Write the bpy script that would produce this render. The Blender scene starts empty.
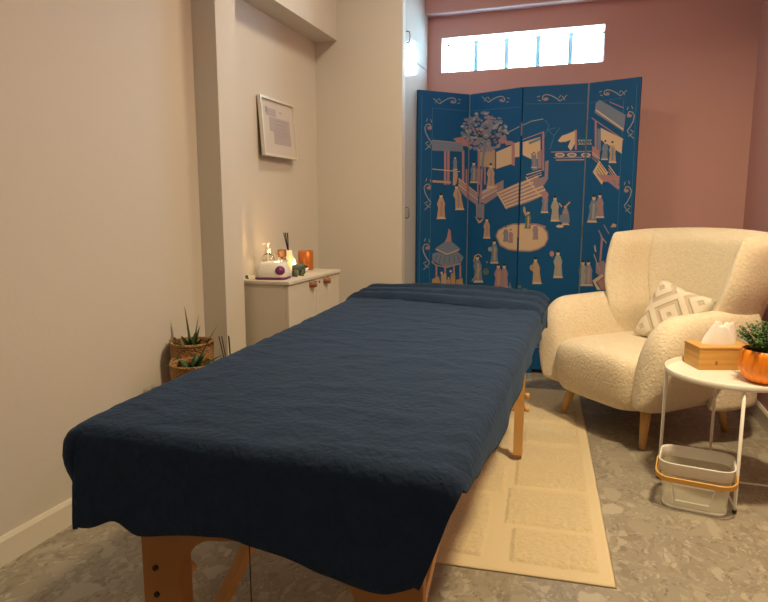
import bpy, bmesh, math, random
from mathutils import Vector, Matrix, noise
random.seed(7)
PI = math.pi
SC = bpy.context.scene
COL = SC.collection

# ------------------------------------------------------------------ camera
CAM_H = 1.1; FPX = 622.0; PITCH = math.atan(93/622); YAW = math.radians(18.6)
cam_data = bpy.data.cameras.new('camera')
cam = bpy.data.objects.new('camera', cam_data); COL.objects.link(cam)
cam_data.sensor_width = 36; cam_data.lens = FPX/768*36; cam_data.clip_start = .02
cam.location = (0, 0, CAM_H); cam.rotation_euler = (PI/2-PITCH, 0, YAW)
SC.camera = cam
_F = Vector((-math.sin(YAW)*math.cos(PITCH), math.cos(YAW)*math.cos(PITCH), -math.sin(PITCH)))
_R = Vector((math.cos(YAW), math.sin(YAW), 0)); _U = _R.cross(_F); _C = Vector((0, 0, CAM_H))
def ray(x, y): return _F*FPX + _R*(x-384) - _U*(y-301)

# ------------------------------------------------------------------ world, lights, exposure
w = bpy.data.worlds.new('sky'); SC.world = w; w.use_nodes = True
bg = w.node_tree.nodes['Background']; bg.inputs[0].default_value = (.66, .90, 1, 1); bg.inputs[1].default_value = 12.0
SC.view_settings.view_transform = 'Standard'; SC.view_settings.look = 'None'
SC.view_settings.gamma = 1; SC.view_settings.use_curve_mapping = False
SC.view_settings.exposure = 0.0
def area(name, loc, size, power, color, rot=(0, 0, 0), shape='DISK', spread=PI):
    l = bpy.data.lights.new(name, 'AREA'); l.shape = shape; l.size = size; l.energy = power; l.color = color; l.spread = spread
    o = bpy.data.objects.new(name, l); o.location = loc; o.rotation_euler = rot; COL.objects.link(o); return o
WARM = (1, .80, .46)
area('lamp_and_fill_light', (.50, 2.0, 2.66), .22, 50, WARM, spread=math.radians(155))
area('lamp_and_fill_light', (.2, -.1, 2.66), .4, 6, WARM)  # added front fill from the camera side, no lamp known there
area('lamp_and_fill_light', (-.85, 2.9, 2.66), .3, 10, (1, .80, .52))  # added fill to brighten the alcove side, no lamp known there
p = area('window_daylight', (-.52, 4.62, 2.16), 1.15, 60, (.50, .80, 1), (-PI/2, 0, 0), 'RECTANGLE'); p.data.size_y = .32

# ------------------------------------------------------------------ materials
def mat(name, color, rough=.6, metal=0, bump=None, var=None, sheen=0, coat=0, trans=0, emit=None, spec=.5, alpha=None, ior=1.45):
    m = bpy.data.materials.new(name); m.use_nodes = True
    nt = m.node_tree; b = nt.nodes['Principled BSDF']; L = nt.links
    b.inputs['Base Color'].default_value = (*color, 1); b.inputs['Roughness'].default_value = rough
    b.inputs['Metallic'].default_value = metal; b.inputs['Specular IOR Level'].default_value = spec
    b.inputs['IOR'].default_value = ior
    if sheen: b.inputs['Sheen Weight'].default_value = sheen; b.inputs['Sheen Roughness'].default_value = .4
    if coat: b.inputs['Coat Weight'].default_value = coat; b.inputs['Coat Roughness'].default_value = .06
    if trans: b.inputs['Transmission Weight'].default_value = trans
    if emit: b.inputs['Emission Color'].default_value = (*emit[0], 1); b.inputs['Emission Strength'].default_value = emit[1]
    tc = nt.nodes.new('ShaderNodeTexCoord')
    if var:      # (scale, amount, second colour)
        n = nt.nodes.new('ShaderNodeTexNoise'); n.inputs['Scale'].default_value = var[0]; n.inputs['Detail'].default_value = 6
        L.new(tc.outputs['Object'], n.inputs['Vector'])
        r = nt.nodes.new('ShaderNodeValToRGB'); r.color_ramp.elements[0].color = (*color, 1); r.color_ramp.elements[1].color = (*var[2], 1)
        r.color_ramp.elements[0].position = .5-var[1]; r.color_ramp.elements[1].position = .5+var[1]
        L.new(n.outputs['Fac'], r.inputs['Fac']); L.new(r.outputs['Color'], b.inputs['Base Color'])
    if bump:     # (kind, scale, strength, distance)
        k, s, st, d = bump
        if k == 'voronoi':
            n = nt.nodes.new('ShaderNodeTexVoronoi'); out = n.outputs['Distance']
        else:
            n = nt.nodes.new('ShaderNodeTexNoise'); n.inputs['Detail'].default_value = 5; out = n.outputs['Fac']
        n.inputs['Scale'].default_value = s; L.new(tc.outputs['Object'], n.inputs['Vector'])
        bp = nt.nodes.new('ShaderNodeBump'); bp.inputs['Strength'].default_value = st; bp.inputs['Distance'].default_value = d
        if k == 'voronoi': bp.invert = True
        L.new(out, bp.inputs['Height']); L.new(bp.outputs['Normal'], b.inputs['Normal'])
    if alpha is not None: b.inputs['Alpha'].default_value = alpha
    return m
def wood(name, c1, c2, scale=(3, 3, 40), rough=.45, rings=False):
    m = mat(name, c1, rough); nt = m.node_tree; L = nt.links; b = nt.nodes['Principled BSDF']
    tc = nt.nodes.new('ShaderNodeTexCoord'); mp = nt.nodes.new('ShaderNodeMapping'); mp.inputs['Scale'].default_value = scale
    n = nt.nodes.new('ShaderNodeTexNoise'); n.inputs['Scale'].default_value = 1; n.inputs['Detail'].default_value = 5; n.inputs['Distortion'].default_value = .6
    r = nt.nodes.new('ShaderNodeValToRGB'); r.color_ramp.elements[0].color = (*c1, 1); r.color_ramp.elements[1].color = (*c2, 1)
    r.color_ramp.elements[0].position = .35; r.color_ramp.elements[1].position = .68
    L.new(tc.outputs['Object'], mp.inputs['Vector']); L.new(mp.outputs['Vector'], n.inputs['Vector']); L.new(n.outputs['Fac'], r.inputs['Fac']); L.new(r.outputs['Color'], b.inputs['Base Color'])
    return m
M = {}
M['wall'] = mat('wall_white_paint', (.63, .60, .55), .75, bump=('noise', 60, .06, .01))
M['ceil'] = mat('ceiling_paint', (.75, .72, .68), .8)
M['pink'] = mat('wall_terracotta_pink_paint', (.57, .32, .305), .6, bump=('noise', 40, .05, .01))
M['base'] = mat('white_baseboard_paint', (.74, .69, .60), .35)
M['wardrobe'] = mat('glossy_white_lacquer', (.66, .66, .62), .12, coat=.5)
M['steel'] = mat('brushed_steel', (.25, .25, .26), .3, 1)
M['white'] = mat('white_plastic', (.78, .76, .72), .35)
M['whitemetal'] = mat('white_powder_coat', (.82, .80, .74), .35)
M['black'] = mat('black_plastic', (.012, .012, .013), .4)
M['navy'] = mat('navy_fleece', (.003, .016, .050), .95, sheen=.12, bump=('noise', 70, .6, .008), var=(30, .3, (.006, .024, .066)))
M['navy'].node_tree.nodes['Principled BSDF'].inputs['Sheen Tint'].default_value = (.26, .56, 1, 1)
M['vinyl'] = mat('black_vinyl', (.015, .015, .018), .4)
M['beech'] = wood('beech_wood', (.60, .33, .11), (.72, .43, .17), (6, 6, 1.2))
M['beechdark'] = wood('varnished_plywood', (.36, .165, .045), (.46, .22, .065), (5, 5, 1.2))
M['bamboo'] = wood('bamboo_board', (.52, .27, .06), (.66, .38, .11), (2, 2, 60))
M['boucle'] = mat('cream_teddy_boucle', (.80, .71, .56), .95, sheen=.15, bump=('noise', 85, .5, .010), var=(60, .2, (.73, .63, .48)))
M['legwood'] = wood('light_oak_leg', (.60, .34, .13), (.68, .42, .18), (8, 8, 1))
M['wicker'] = mat('woven_seagrass', (.34, .175, .07), .8, bump=('voronoi', 120, .9, .01), var=(60, .2, (.46, .26, .11)))
M['leather'] = mat('tan_leather', (.30, .12, .045), .5)
M['orange'] = mat('orange_glazed_ceramic', (.85, .25, .012), .35)
M['soil'] = mat('dark_soil', (.03, .018, .01), .9, bump=('noise', 80, .8, .01))
M['leafdark'] = mat('dark_green_leaf', (.03, .085, .025), .45, var=(12, .2, (.07, .15, .04)))
M['leaflight'] = mat('pale_green_leaf', (.10, .17, .05), .45)
M['aloe'] = mat('aloe_leaf', (.025, .075, .022), .4, var=(18, .2, (.05, .12, .04)))
M['tissue'] = mat('white_tissue_paper', (.80, .78, .76), .9)
M['purple'] = mat('purple_print', (.16, .02, .13), .4)
M['glass'] = mat('clear_glass', (.95, .97, .97), .03, trans=1)
M['pane'] = mat('window_glass', (.9, 1, 1), .05)
_nt = M['pane'].node_tree; _t = _nt.nodes.new('ShaderNodeBsdfTransparent'); _m = _nt.nodes.new('ShaderNodeMixShader'); _m.inputs[0].default_value = .08
_nt.links.new(_t.outputs[0], _m.inputs[1]); _nt.links.new(_nt.nodes['Principled BSDF'].outputs[0], _m.inputs[2]); _nt.links.new(_m.outputs[0], _nt.nodes['Material Output'].inputs[0])
M['cork'] = mat('brown_cork_lid', (.16, .085, .05), .8)
M['copper'] = mat('amber_copper_glass', (.55, .17, .035), .35, metal=.3)
M['green'] = mat('grey_green_ceramic', (.10, .14, .11), .4)
M['flame'] = mat('candle_glow', (1, .7, .3), .5, emit=((1, .62, .22), 9))
M['wax_glow'] = mat('warm_white_added_glow', (.85, .74, .52), .5, emit=((1, .62, .25), .35))  # faint emission paints candlelight into the wax, holder and diffuser bottle
M['reed'] = mat('black_reed', (.012, .010, .010), .7)
M['paper'] = mat('certificate_paper', (.60, .56, .53), .6)
M['print'] = mat('grey_lilac_print', (.44, .40, .42), .7)
M['printdark'] = mat('dark_grey_print', (.30, .27, .30), .7)
M['silver'] = mat('pale_silver_frame', (.72, .69, .62), .35, .3)
M['basketplastic'] = mat('translucent_mesh_plastic', (.72, .68, .56), .5, alpha=.55)
M['brass'] = mat('dull_brass', (.25, .22, .16), .4, .8)
M['bolt'] = mat('dark_bolt', (.05, .035, .02), .4, .6)
M['teal_colour'] = mat('pale_teal_colour', (.12, .35, .45), .5)
M['brownframe'] = mat('dark_brown_wood', (.10, .045, .015), .5)

# terrazzo floor
def terrazzo():
    m = mat('terrazzo_floor', (.3, .25, .2), .38); nt = m.node_tree; L = nt.links; b = nt.nodes['Principled BSDF']
    N = nt.nodes.new; tc = N('ShaderNodeTexCoord')
    no = N('ShaderNodeTexNoise'); no.inputs['Scale'].default_value = 7; no.inputs['Detail'].default_value = 3
    L.new(tc.outputs['Object'], no.inputs['Vector'])
    mx = N('ShaderNodeMix'); mx.data_type = 'VECTOR'; mx.inputs['Factor'].default_value = .10
    L.new(tc.outputs['Object'], mx.inputs[4]); L.new(no.outputs['Color'], mx.inputs[5])
    base = N('ShaderNodeTexNoise'); base.inputs['Scale'].default_value = 5; base.inputs['Detail'].default_value = 8
    L.new(tc.outputs['Object'], base.inputs['Vector'])
    br = N('ShaderNodeValToRGB'); br.color_ramp.elements[0].position = .35; br.color_ramp.elements[1].position = .65
    br.color_ramp.elements[0].color = (.26, .225, .175, 1); br.color_ramp.elements[1].color = (.33, .29, .23, 1)
    L.new(base.outputs['Fac'], br.inputs['Fac']); prev = br.outputs['Color']
    for sc, thr, cols in ((120, .50, ((.20, .17, .135), (.40, .36, .29))), (52, .60, ((.22, .185, .145), (.42, .38, .31))), (19, .82, ((.27, .23, .18), (.43, .39, .32)))):
        f = N('ShaderNodeTexVoronoi'); f.inputs['Scale'].default_value = sc
        e = N('ShaderNodeTexVoronoi'); e.feature = 'DISTANCE_TO_EDGE'; e.inputs['Scale'].default_value = sc
        mp = N('ShaderNodeMapping'); mp.inputs['Scale'].default_value = (1, .62, 1); mp.inputs['Rotation'].default_value = (0, 0, sc)
        L.new(mx.outputs[1], mp.inputs['Vector'])
        L.new(mp.outputs['Vector'], f.inputs['Vector']); L.new(mp.outputs['Vector'], e.inputs['Vector'])
        sp = N('ShaderNodeSeparateColor'); L.new(f.outputs['Color'], sp.inputs[0])
        g1 = N('ShaderNodeMath'); g1.operation = 'GREATER_THAN'; g1.inputs[1].default_value = thr; L.new(sp.outputs[0], g1.inputs[0])
        g2 = N('ShaderNodeMapRange'); g2.inputs['From Min'].default_value = .03; g2.inputs['From Max'].default_value = .09; L.new(e.outputs['Distance'], g2.inputs['Value'])
        mu = N('ShaderNodeMath'); mu.operation = 'MULTIPLY'; L.new(g1.outputs[0], mu.inputs[0]); L.new(g2.outputs[0], mu.inputs[1])
        cr = N('ShaderNodeValToRGB'); cr.color_ramp.elements[0].color = (*cols[0], 1); cr.color_ramp.elements[1].color = (*cols[1], 1)
        L.new(sp.outputs[1], cr.inputs['Fac'])
        mc = N('ShaderNodeMix'); mc.data_type = 'RGBA'; L.new(mu.outputs[0], mc.inputs['Factor'])
        L.new(prev, mc.inputs[6]); L.new(cr.outputs['Color'], mc.inputs[7]); prev = mc.outputs[2]
    L.new(prev, b.inputs['Base Color']); return m
M['floor'] = terrazzo()
# rug
M['rug'] = mat('cream_cotton_rug', (.66, .55, .36), .95, sheen=.2, bump=('noise', 120, .7, .008), var=(70, .22, (.57, .46, .29)))
M['rugflat'] = mat('cream_cotton_flatweave', (.64, .53, .35), .95, bump=('noise', 300, .5, .004))
# cushion with raised diamond pattern
def cushion_mat():
    m = mat('beige_diamond_cushion', (.66, .58, .48), .95, sheen=.2); nt = m.node_tree; L = nt.links; b = nt.nodes['Principled BSDF']; N = nt.nodes.new
    tc = N('ShaderNodeTexCoord'); sx = N('ShaderNodeSeparateXYZ'); L.new(tc.outputs['Object'], sx.inputs[0])
    a = N('ShaderNodeMath'); a.operation = 'PINGPONG'; a.inputs[1].default_value = .11; L.new(sx.outputs['X'], a.inputs[0])
    c = N('ShaderNodeMath'); c.operation = 'PINGPONG'; c.inputs[1].default_value = .11; L.new(sx.outputs['Z'], c.inputs[0])
    s = N('ShaderNodeMath'); s.operation = 'ADD'; L.new(a.outputs[0], s.inputs[0]); L.new(c.outputs[0], s.inputs[1])
    pp = N('ShaderNodeMath'); pp.operation = 'PINGPONG'; pp.inputs[1].default_value = .036; L.new(s.outputs[0], pp.inputs[0])
    r = N('ShaderNodeMapRange'); r.inputs['From Min'].default_value = .010; r.inputs['From Max'].default_value = .018; L.new(pp.outputs[0], r.inputs['Value'])
    mc = N('ShaderNodeMix'); mc.data_type = 'RGBA'; mc.inputs[6].default_value = (.60, .50, .40, 1); mc.inputs[7].default_value = (.78, .71, .60, 1)
    L.new(r.outputs[0], mc.inputs['Factor']); L.new(mc.outputs[2], b.inputs['Base Color'])
    bp = N('ShaderNodeBump'); bp.inputs['Strength'].default_value = .8; bp.inputs['Distance'].default_value = .006
    L.new(r.outputs[0], bp.inputs['Height']); L.new(bp.outputs['Normal'], b.inputs['Normal']); return m
M['cushion'] = cushion_mat()

# ------------------------------------------------------------------ helpers
def link(name, bm, mats, parent=None, smooth=False, loc=None):
    me = bpy.data.meshes.new(name); bmesh.ops.recalc_face_normals(bm, faces=bm.faces[:]); bm.to_mesh(me); bm.free()
    for m in (mats if isinstance(mats, (list, tuple)) else [mats]): me.materials.append(m)
    o = bpy.data.objects.new(name, me); COL.objects.link(o)
    if parent: o.parent = parent
    if smooth:
        for p in me.polygons: p.use_smooth = True
    if loc: o.location = loc
    return o
def tag(o, label, cat, group=None):
    o['label'] = label; o['category'] = cat
    if group: o['group'] = group
    return o
def struct(name, bm, m, parent=None, smooth=False):
    o = link(name, bm, m, parent, smooth); o['kind'] = 'structure'; return o
def thing(name, label, cat, loc=(0, 0, 0), rz=0, group=None):
    o = bpy.data.objects.new(name, None); o.empty_display_size = .05; COL.objects.link(o)
    o.location = loc; o.rotation_euler = (0, 0, rz); return tag(o, label, cat, group)
def bx(bm, x0, x1, y0, y1, z0, z1, bev=0, seg=2, mi=0, mtx=None):
    r = bmesh.ops.create_cube(bm, size=1); vs = r['verts']
    for v in vs:
        v.co = Vector((x0+(v.co.x+.5)*(x1-x0), y0+(v.co.y+.5)*(y1-y0), z0+(v.co.z+.5)*(z1-z0)))
        if mtx: v.co = mtx @ v.co
    fs = {f for v in vs for f in v.link_faces}
    for f in fs: f.material_index = mi
    if bev:
        es = list({e for v in vs for e in v.link_edges})
        bmesh.ops.bevel(bm, geom=es, offset=bev, segments=seg, profile=.5, affect='EDGES', material=-1)
    return bm
def box(*a, **k): return bx(bmesh.new(), *a, **k)
def tube(bm, pts, r, n=10, cap=True, mi=0):
    """tube through pts; r may be list"""
    pts = [Vector(p) for p in pts]; rings = []
    rs = r if isinstance(r, (list, tuple)) else [r]*len(pts)
    up = Vector((0, 0, 1))
    for i, p in enumerate(pts):
        t = (pts[min(i+1, len(pts)-1)]-pts[max(i-1, 0)]).normalized()
        a = t.cross(up)
        if a.length < .05: a = t.cross(Vector((1, 0, 0)))
        a.normalize(); b = t.cross(a)
        if i and (rings[-1][1].dot(a) < 0): a = -a; b = -b
        rings.append(([bm.verts.new(p+(a*math.cos(2*PI*k/n)+b*math.sin(2*PI*k/n))*rs[i]) for k in range(n)], a))
    for (A, _), (B, _) in zip(rings, rings[1:]):
        for k in range(n):
            f = bm.faces.new((A[k], A[(k+1) % n], B[(k+1) % n], B[k])); f.material_index = mi
    if cap:
        for q in (rings[0][0][::-1], rings[-1][0]):
            f = bm.faces.new(q); f.material_index = mi
    return bm
def loft(bm, rings, cap0=True, cap1=True, closed=True, mi=0):
    R = [[bm.verts.new(p) for p in r] for r in rings]; n = len(R[0])
    for A, B in zip(R, R[1:]):
        for k in range(n if closed else n-1):
            f = bm.faces.new((A[k], A[(k+1) % n], B[(k+1) % n], B[k])); f.material_index = mi
    for c, q in ((cap0, R[0][::-1]), (cap1, R[-1])):
        if c:
            ctr = bm.verts.new(sum((v.co for v in q), Vector())/n)
            for k in range(n):
                f = bm.faces.new((q[k], q[(k+1) % n], ctr)); f.material_index = mi
    return bm
def lathe(prof, n=32, bm=None, c=(0, 0, 0), cap0=True, cap1=True, mi=0, wob=None):
    bm = bm or bmesh.new(); rings = []
    for r, z in prof:
        rings.append([(c[0]+r*(wob(a) if wob else 1)*math.cos(a), c[1]+r*(wob(a) if wob else 1)*math.sin(a), c[2]+z) for a in [2*PI*k/n for k in range(n)]])
    return loft(bm, rings, cap0, cap1, mi=mi)
def prism(pts, axis, a, b, bm=None):
    """extrude a 2-D outline: axis 'y' -> pts are (x,z); 'x' -> (y,z); 'z' -> (x,y)"""
    bm = bm or bmesh.new()
    def mk(p, d): return {'y': (p[0], d, p[1]), 'x': (d, p[0], p[1]), 'z': (p[0], p[1], d)}[axis]
    A = [bm.verts.new(mk(p, a)) for p in pts]; B = [bm.verts.new(mk(p, b)) for p in pts]; n = len(pts)
    bm.faces.new(A[::-1]); bm.faces.new(B)
    for i in range(n): bm.faces.new((A[i], A[(i+1) % n], B[(i+1) % n], B[i]))
    return bm
def bevel_mod(o, wd, seg=3):
    m = o.modifiers.new('bevel', 'BEVEL'); m.width = wd; m.segments = seg; m.limit_method = 'ANGLE'; return o
def subsurf(o, lv=1):
    m = o.modifiers.new('subsurf', 'SUBSURF'); m.levels = lv; m.render_levels = lv; return o
def rrect(hx, hy, r, n=6):
    pts = []
    for cx, cy, a0 in ((hx-r, hy-r, 0), (-hx+r, hy-r, 90), (-hx+r, -hy+r, 180), (hx-r, -hy+r, 270)):
        for k in range(n+1):
            a = math.radians(a0+90*k/n); pts.append((cx+r*math.cos(a), cy+r*math.sin(a)))
    return pts

# ------------------------------------------------------------------ the room
XL, XR, YB, YF, ZC = -1.705, .866, 4.36, -1.7, 2.72
struct('floor', box(XL-.2, XR+.2, YF-.1, YB+.1, -.1, 0), M['floor'])
struct('ceiling', box(XL-.2, XR+.2, YF-.1, YB+.1, ZC, ZC+.1), M['ceil'])
struct('wall_left', box(XL-.1, XL, YF, YB, 0, ZC), M['wall'])
struct('wall_right', box(XR, XR+.1, YF, YB, 0, ZC), M['pink'])
struct('wall_front', box(XL-.1, XR+.1, YF-.1, YF, 0, ZC), M['wall'])
wx0, wx1, wz0, wz1 = -1.05, .002, 2.02, 2.246
bm = box(XL-.1, wx0, YB, YB+.25, 0, ZC); bx(bm, wx1, XR+.1, YB, YB+.25, 0, ZC); bx(bm, wx0, wx1, YB, YB+.25, 0, wz0); bx(bm, wx0, wx1, YB, YB+.25, wz1, ZC)
struct('wall_back', bm, M['pink'])
struct('trim_1', box(-1.142, XR, 4.27, YB, 2.385, ZC), M['pink'])
struct('trim_2', box(-1.142, XR, 4.264, 4.30, 2.381, 2.387), mat('lit_edge_strip', (.62, .50, .50), .4))  # paler strip paints the light caught along the bulkhead edge
# alcove: pillar, beam, short wall
struct('wall_pillar', box(XL, -1.585, 2.44, 2.60, 0, ZC), M['wall'])
struct('trim_3', box(XL, -1.556, 2.60, 3.72, 2.118, ZC), M['wall'])
struct('wall_alcove', box(XL, -1.135, 3.72, 3.78, 0, ZC), M['wall'])
bm = prism([(XL, 0), (XL+.014, 0), (XL+.014, .078), (XL+.008, .09), (XL, .09)], 'y', YF, 2.44); struct('baseboard_left', bm, M['base'])
bm = prism([(XR, 0), (XR-.014, 0), (XR-.014, .078), (XR-.008, .09), (XR, .09)], 'y', YF, YB); struct('baseboard_right', bm, M['base'])
bm = prism([(YB, 0), (YB-.014, 0), (YB-.014, .078), (YB-.008, .09), (YB, .09)], 'x', -1.1, XR-.014); struct('baseboard_back', bm, M['base'])
# window with deep reveal
wy = YB+.17
bm = box(wx0, wx1, wy, wy+.04, wz0, wz0+.012); bx(bm, wx0, wx1, wy, wy+.04, wz1-.012, wz1); bx(bm, wx0, wx0+.012, wy, wy+.04, wz0, wz1); bx(bm, wx1-.012, wx1, wy, wy+.04, wz0, wz1)
win = struct('window_1', bm, mat('window_frame', (.55, .62, .65), .4))
for i in range(1, 5):
    x = wx0+(wx1-wx0)*i/5
    link('mullion', box(x-.014, x+.014, wy-.03, wy+.035, wz0, wz1), mat('mullion_grey', (.16, .24, .27), .4), win)
    link('latch', box(x-.03, x+.03, wy-.03, wy-.005, wz0+.001, wz0+.014, bev=.003), M['white'], win)
link('pane', box(wx0+.01, wx1-.01, wy+.015, wy+.019, wz0+.01, wz1-.01), M['pane'], win)
struct('trim_4', box(wx0, wx1, YB+.002, wy, wz0-.004, wz0+.001), mat('window_sill_white', (.75, .8, .82), .3))
struct('trim_5', box(wx0, wx1, YB+.002, wy, wz1-.001, wz1+.004), mat('window_head_white', (.75, .8, .82), .4))

# tall wardrobe left of the screen
t = thing('wardrobe', 'tall glossy white built-in wardrobe with small steel handles beside the folding screen', 'wardrobe', (-1.3, 4.06, 0))
def wl(x0, x1, y0, y1, z0, z1, **k): return box(x0+1.3, x1+1.3, y0-4.06, y1-4.06, z0, z1, **k)
link('body', wl(-1.70, -1.162, 3.782, 4.355, .0, ZC-.01), M['wardrobe'], t)
for z0, z1, hz in ((.08, 2.03, 1.07), (2.034, ZC-.015, 2.13)):
    d = link('door', wl(-1.161, -1.144, 3.80, 4.345, z0, z1, bev=.002), M['wardrobe'], t)
    bm = bmesh.new(); zc = hz; y = -.235
    tube(bm, [(.154, y, zc-.035), (.177, y, zc-.03), (.181, y, zc), (.177, y, zc+.03), (.154, y, zc+.035)], .004, 8)
    link('handle', bm, M['steel'], d, True)
# picture frame in the alcove
t = thing('picture_frame', 'pale framed certificate hanging on the white alcove wall above the cabinet', 'picture', (-1.68, 3.165, 1.53))
t.rotation_euler = (0, math.radians(-4), 0)
W2, H2 = .192, .155
bm = box(-.008, .012, -W2, W2, H2-.012, H2); bx(bm, -.008, .012, -W2, W2, -H2, -H2+.012); bx(bm, -.008, .012, -W2, -W2+.012, -H2+.012, H2-.012); bx(bm, -.008, .012, W2-.012, W2, -H2+.012, H2-.012)
link('frame', bm, M['silver'], t)
bm = box(-.006, .002, -W2+.012, W2-.012, -H2+.012, H2-.012)
def pr(y0, y1, z0, z1, mi):
    fs = bx(bm, .002, .0026, y0, y1, z0, z1, mi=mi)
pr(-.13, -.02, .06, .10, 1); pr(-.135, -.115, .075, .105, 2); pr(-.10, .13, -.02, .055, 1); pr(-.06, .135, -.085, -.015, 1); pr(.02, .05, .085, .095, 1)
for k in range(6): pr(-.04, .10-.02*(k % 3), .04-.02*k, .043-.02*k, 2)
link('certificate', bm, [M['paper'], M['print'], M['printdark']], t)
link('backing', box(-.012, -.006, -W2+.004, W2-.004, -H2+.004, H2-.004), M['black'], t)

# ------------------------------------------------------------------ folding screen
HS = 1.86
TOPS = [(418, 89.5), (470, 94.5), (523, 87), (589, 83), (642, 76.5)]
PP = []
for x, y in TOPS:
    d = ray(x, y); s = (HS-CAM_H)/d.z; PP.append(_C+d*s)
INL = [mat('screen_lacquer', (.006, .085, .25), .45, spec=.25),
       mat('screen_cream', (.56, .42, .30), .5), mat('screen_pink', (.36, .19, .22), .5), mat('screen_slate', (.15, .20, .31), .5),
       mat('screen_mauve', (.27, .20, .27), .5), mat('screen_dark', (.006, .018, .032), .5), mat('screen_line', (.04, .16, .30), .5),
       mat('screen_sand', (.40, .29, .21), .5), mat('screen_ochre', (.38, .24, .11), .5), mat('screen_green', (.09, .15, .13), .5),
       mat('screen_gold_dim', (.30, .32, .32), .5)]
CREAM, PINK, SLATE, MAUVE, DARK, LINE, SAND, OCHRE, GREEN, DIM = range(1, 11)
art = []   # (polygon in photograph coordinates, colour)
def P(pts, c): art.append((pts, c))
Z = {'A': (410, 70, 5.017), 'B': (530, 70, 5.017), 'C': (410, 180, 5.017), 'D': (520, 180, 5.017),
     'E': (480, 130, 8.6), 'F': (540, 120, 6.02), 'G': (420, 220, 8.6), 'H': (560, 210, 7.525), 'I': (420, 140, 8.6)}
def T(z, *pts): ox, oy, s = Z[z]; return [(ox+a/s, oy+b/s) for a, b in pts]
def PZ(z, c, *pts): P(T(z, *pts), c)
def line(pts, wd, c):
    for (x0, y0), (x1, y1) in zip(pts, pts[1:]):
        dx, dy = x1-x0, y1-y0; l = math.hypot(dx, dy) or 1; nx, ny = -dy/l*wd/2, dx/l*wd/2
        P([(x0+nx, y0+ny), (x1+nx, y1+ny), (x1-nx, y1-ny), (x0-nx, y0-ny)], c)
def LZ(z, c, wd, *pts): line(T(z, *pts), wd, c)
def blob(x, y, rx, ry, c, n=12, j=.0, rot=0):
    pts = []
    for k in range(n):
        a = 2*PI*k/n; r = 1+random.uniform(-j, j); u, v = rx*r*math.cos(a), ry*r*math.sin(a)
        pts.append((x+u*math.cos(rot)-v*math.sin(rot), y+u*math.sin(rot)+v*math.cos(rot)))
    P(pts, c)
def fig(x, y, h, robe, sash=PINK, lean=0, fan=None):
    w_ = h*.17; X = lambda k: x+lean*k
    P([(x-w_*1.05, y), (x+w_*1.1, y), (x+w_*.8, y-h*.10), (x-w_*.8, y-h*.10)], CREAM)
    P([(x-w_*.95, y-h*.07), (x+w_*.9, y-h*.07), (X(.5)+w_*.75, y-h*.45), (X(.8)+w_*.9, y-h*.60), (X(.9)+w_*.45, y-h*.80), (X(.9)-w_*.45, y-h*.80), (X(.8)-w_*.95, y-h*.58), (X(.5)-w_*.65, y-h*.42)], robe)
    P([(X(.4)-w_*.2, y-h*.12), (X(.4)+w_*.25, y-h*.12), (X(.7)+w_*.35, y-h*.66), (X(.7)-w_*.1, y-h*.70)], sash)
    blob(X(1), y-h*.87, h*.065, h*.08, CREAM, 8); blob(X(1), y-h*.95, h*.055, h*.05, DARK, 7)
    if fan: blob(x+fan*h*.28, y-h*.62, h*.13, h*.14, sash, 9); P([(x, y-h*.66), (x+fan*h*.28, y-h*.6), (x+fan*h*.28, y-h*.56), (x, y-h*.58)], robe)
def scroll(x, y, s, vert=False, flip=1):
    def q(a, b): return (x+b*s*flip, y-a*s) if vert else (x+a*s*flip, y+b*s)
    line([q(-9, 3), q(-5, 0), q(0, -2.6), q(5, -3.6), (q(8, -2)), q(8.6, 1), q(6, 2.6)], .9, DIM)
    blob(*q(4.8, 1.0), 2.3*s, 1.7*s, PINK, 9)
    for a, b, c, d in ((-16, -3, -13, 0), (-14, 2, -11, -2), (-12, 1, -9, 3), (-10, -3, -8, 0), (10, 3, 13, 2), (11, -2, 14, -1)):
        line([q(a, b), q(c, d)], .7, DIM)
# borders
for x, y, s, f in ((448, 101, .92, 1), (497, 99.5, .92, 1), (551, 98, 1.0, -1), (612, 93, .92, -1)): scroll(x, y, s, False, f)
for x, y in ((428.5, 133), (427.8, 193), (426.5, 253), (425.5, 310)): scroll(x, y, 1.05, True, -1 if False else 1)
for x, y in ((630.5, 121), (627.5, 196), (624, 262)): scroll(x, y, 1.1, True, -1)
for x, y in ((536, 350), (560, 352), (490, 352), (440, 350)): scroll(x, y, 1.0)
line([(432.5, 108), (428, 345)], .5, LINE); line([(422, 95), (418, 360)], .5, LINE); line([(432.5, 108), (467, 111)], .4, LINE); line([(471, 111), (520, 107)], .4, LINE)
line([(525, 104), (585, 103)], .4, LINE); line([(590, 103), (622, 98)], .4, LINE); line([(624, 98), (614, 300)], .5, LINE); line([(637, 84), (626, 330)], .5, LINE)
# left pavilion roof, posts, rails
PZ('A', SLATE, (110, 352), (262, 368), (268, 410), (110, 404)); LZ('A', DIM, .6, (112, 352), (262, 366))
PZ('A', PINK, (215, 345), (260, 335), (320, 372), (262, 372))
for a in ((170, 182), (186, 198), (260, 272), (340, 352), (372, 380)): PZ('A', PINK, (a[0], 405), (a[1], 405), (a[1], 575), (a[0], 575))
LZ('A', CREAM, .8, (112, 497), (250, 510)); LZ('A', SAND, 2.2, (112, 558), (205, 564)); PZ('I', SAND, (300, 210), (325, 300), (310, 390), (280, 390), (285, 280))
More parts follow.
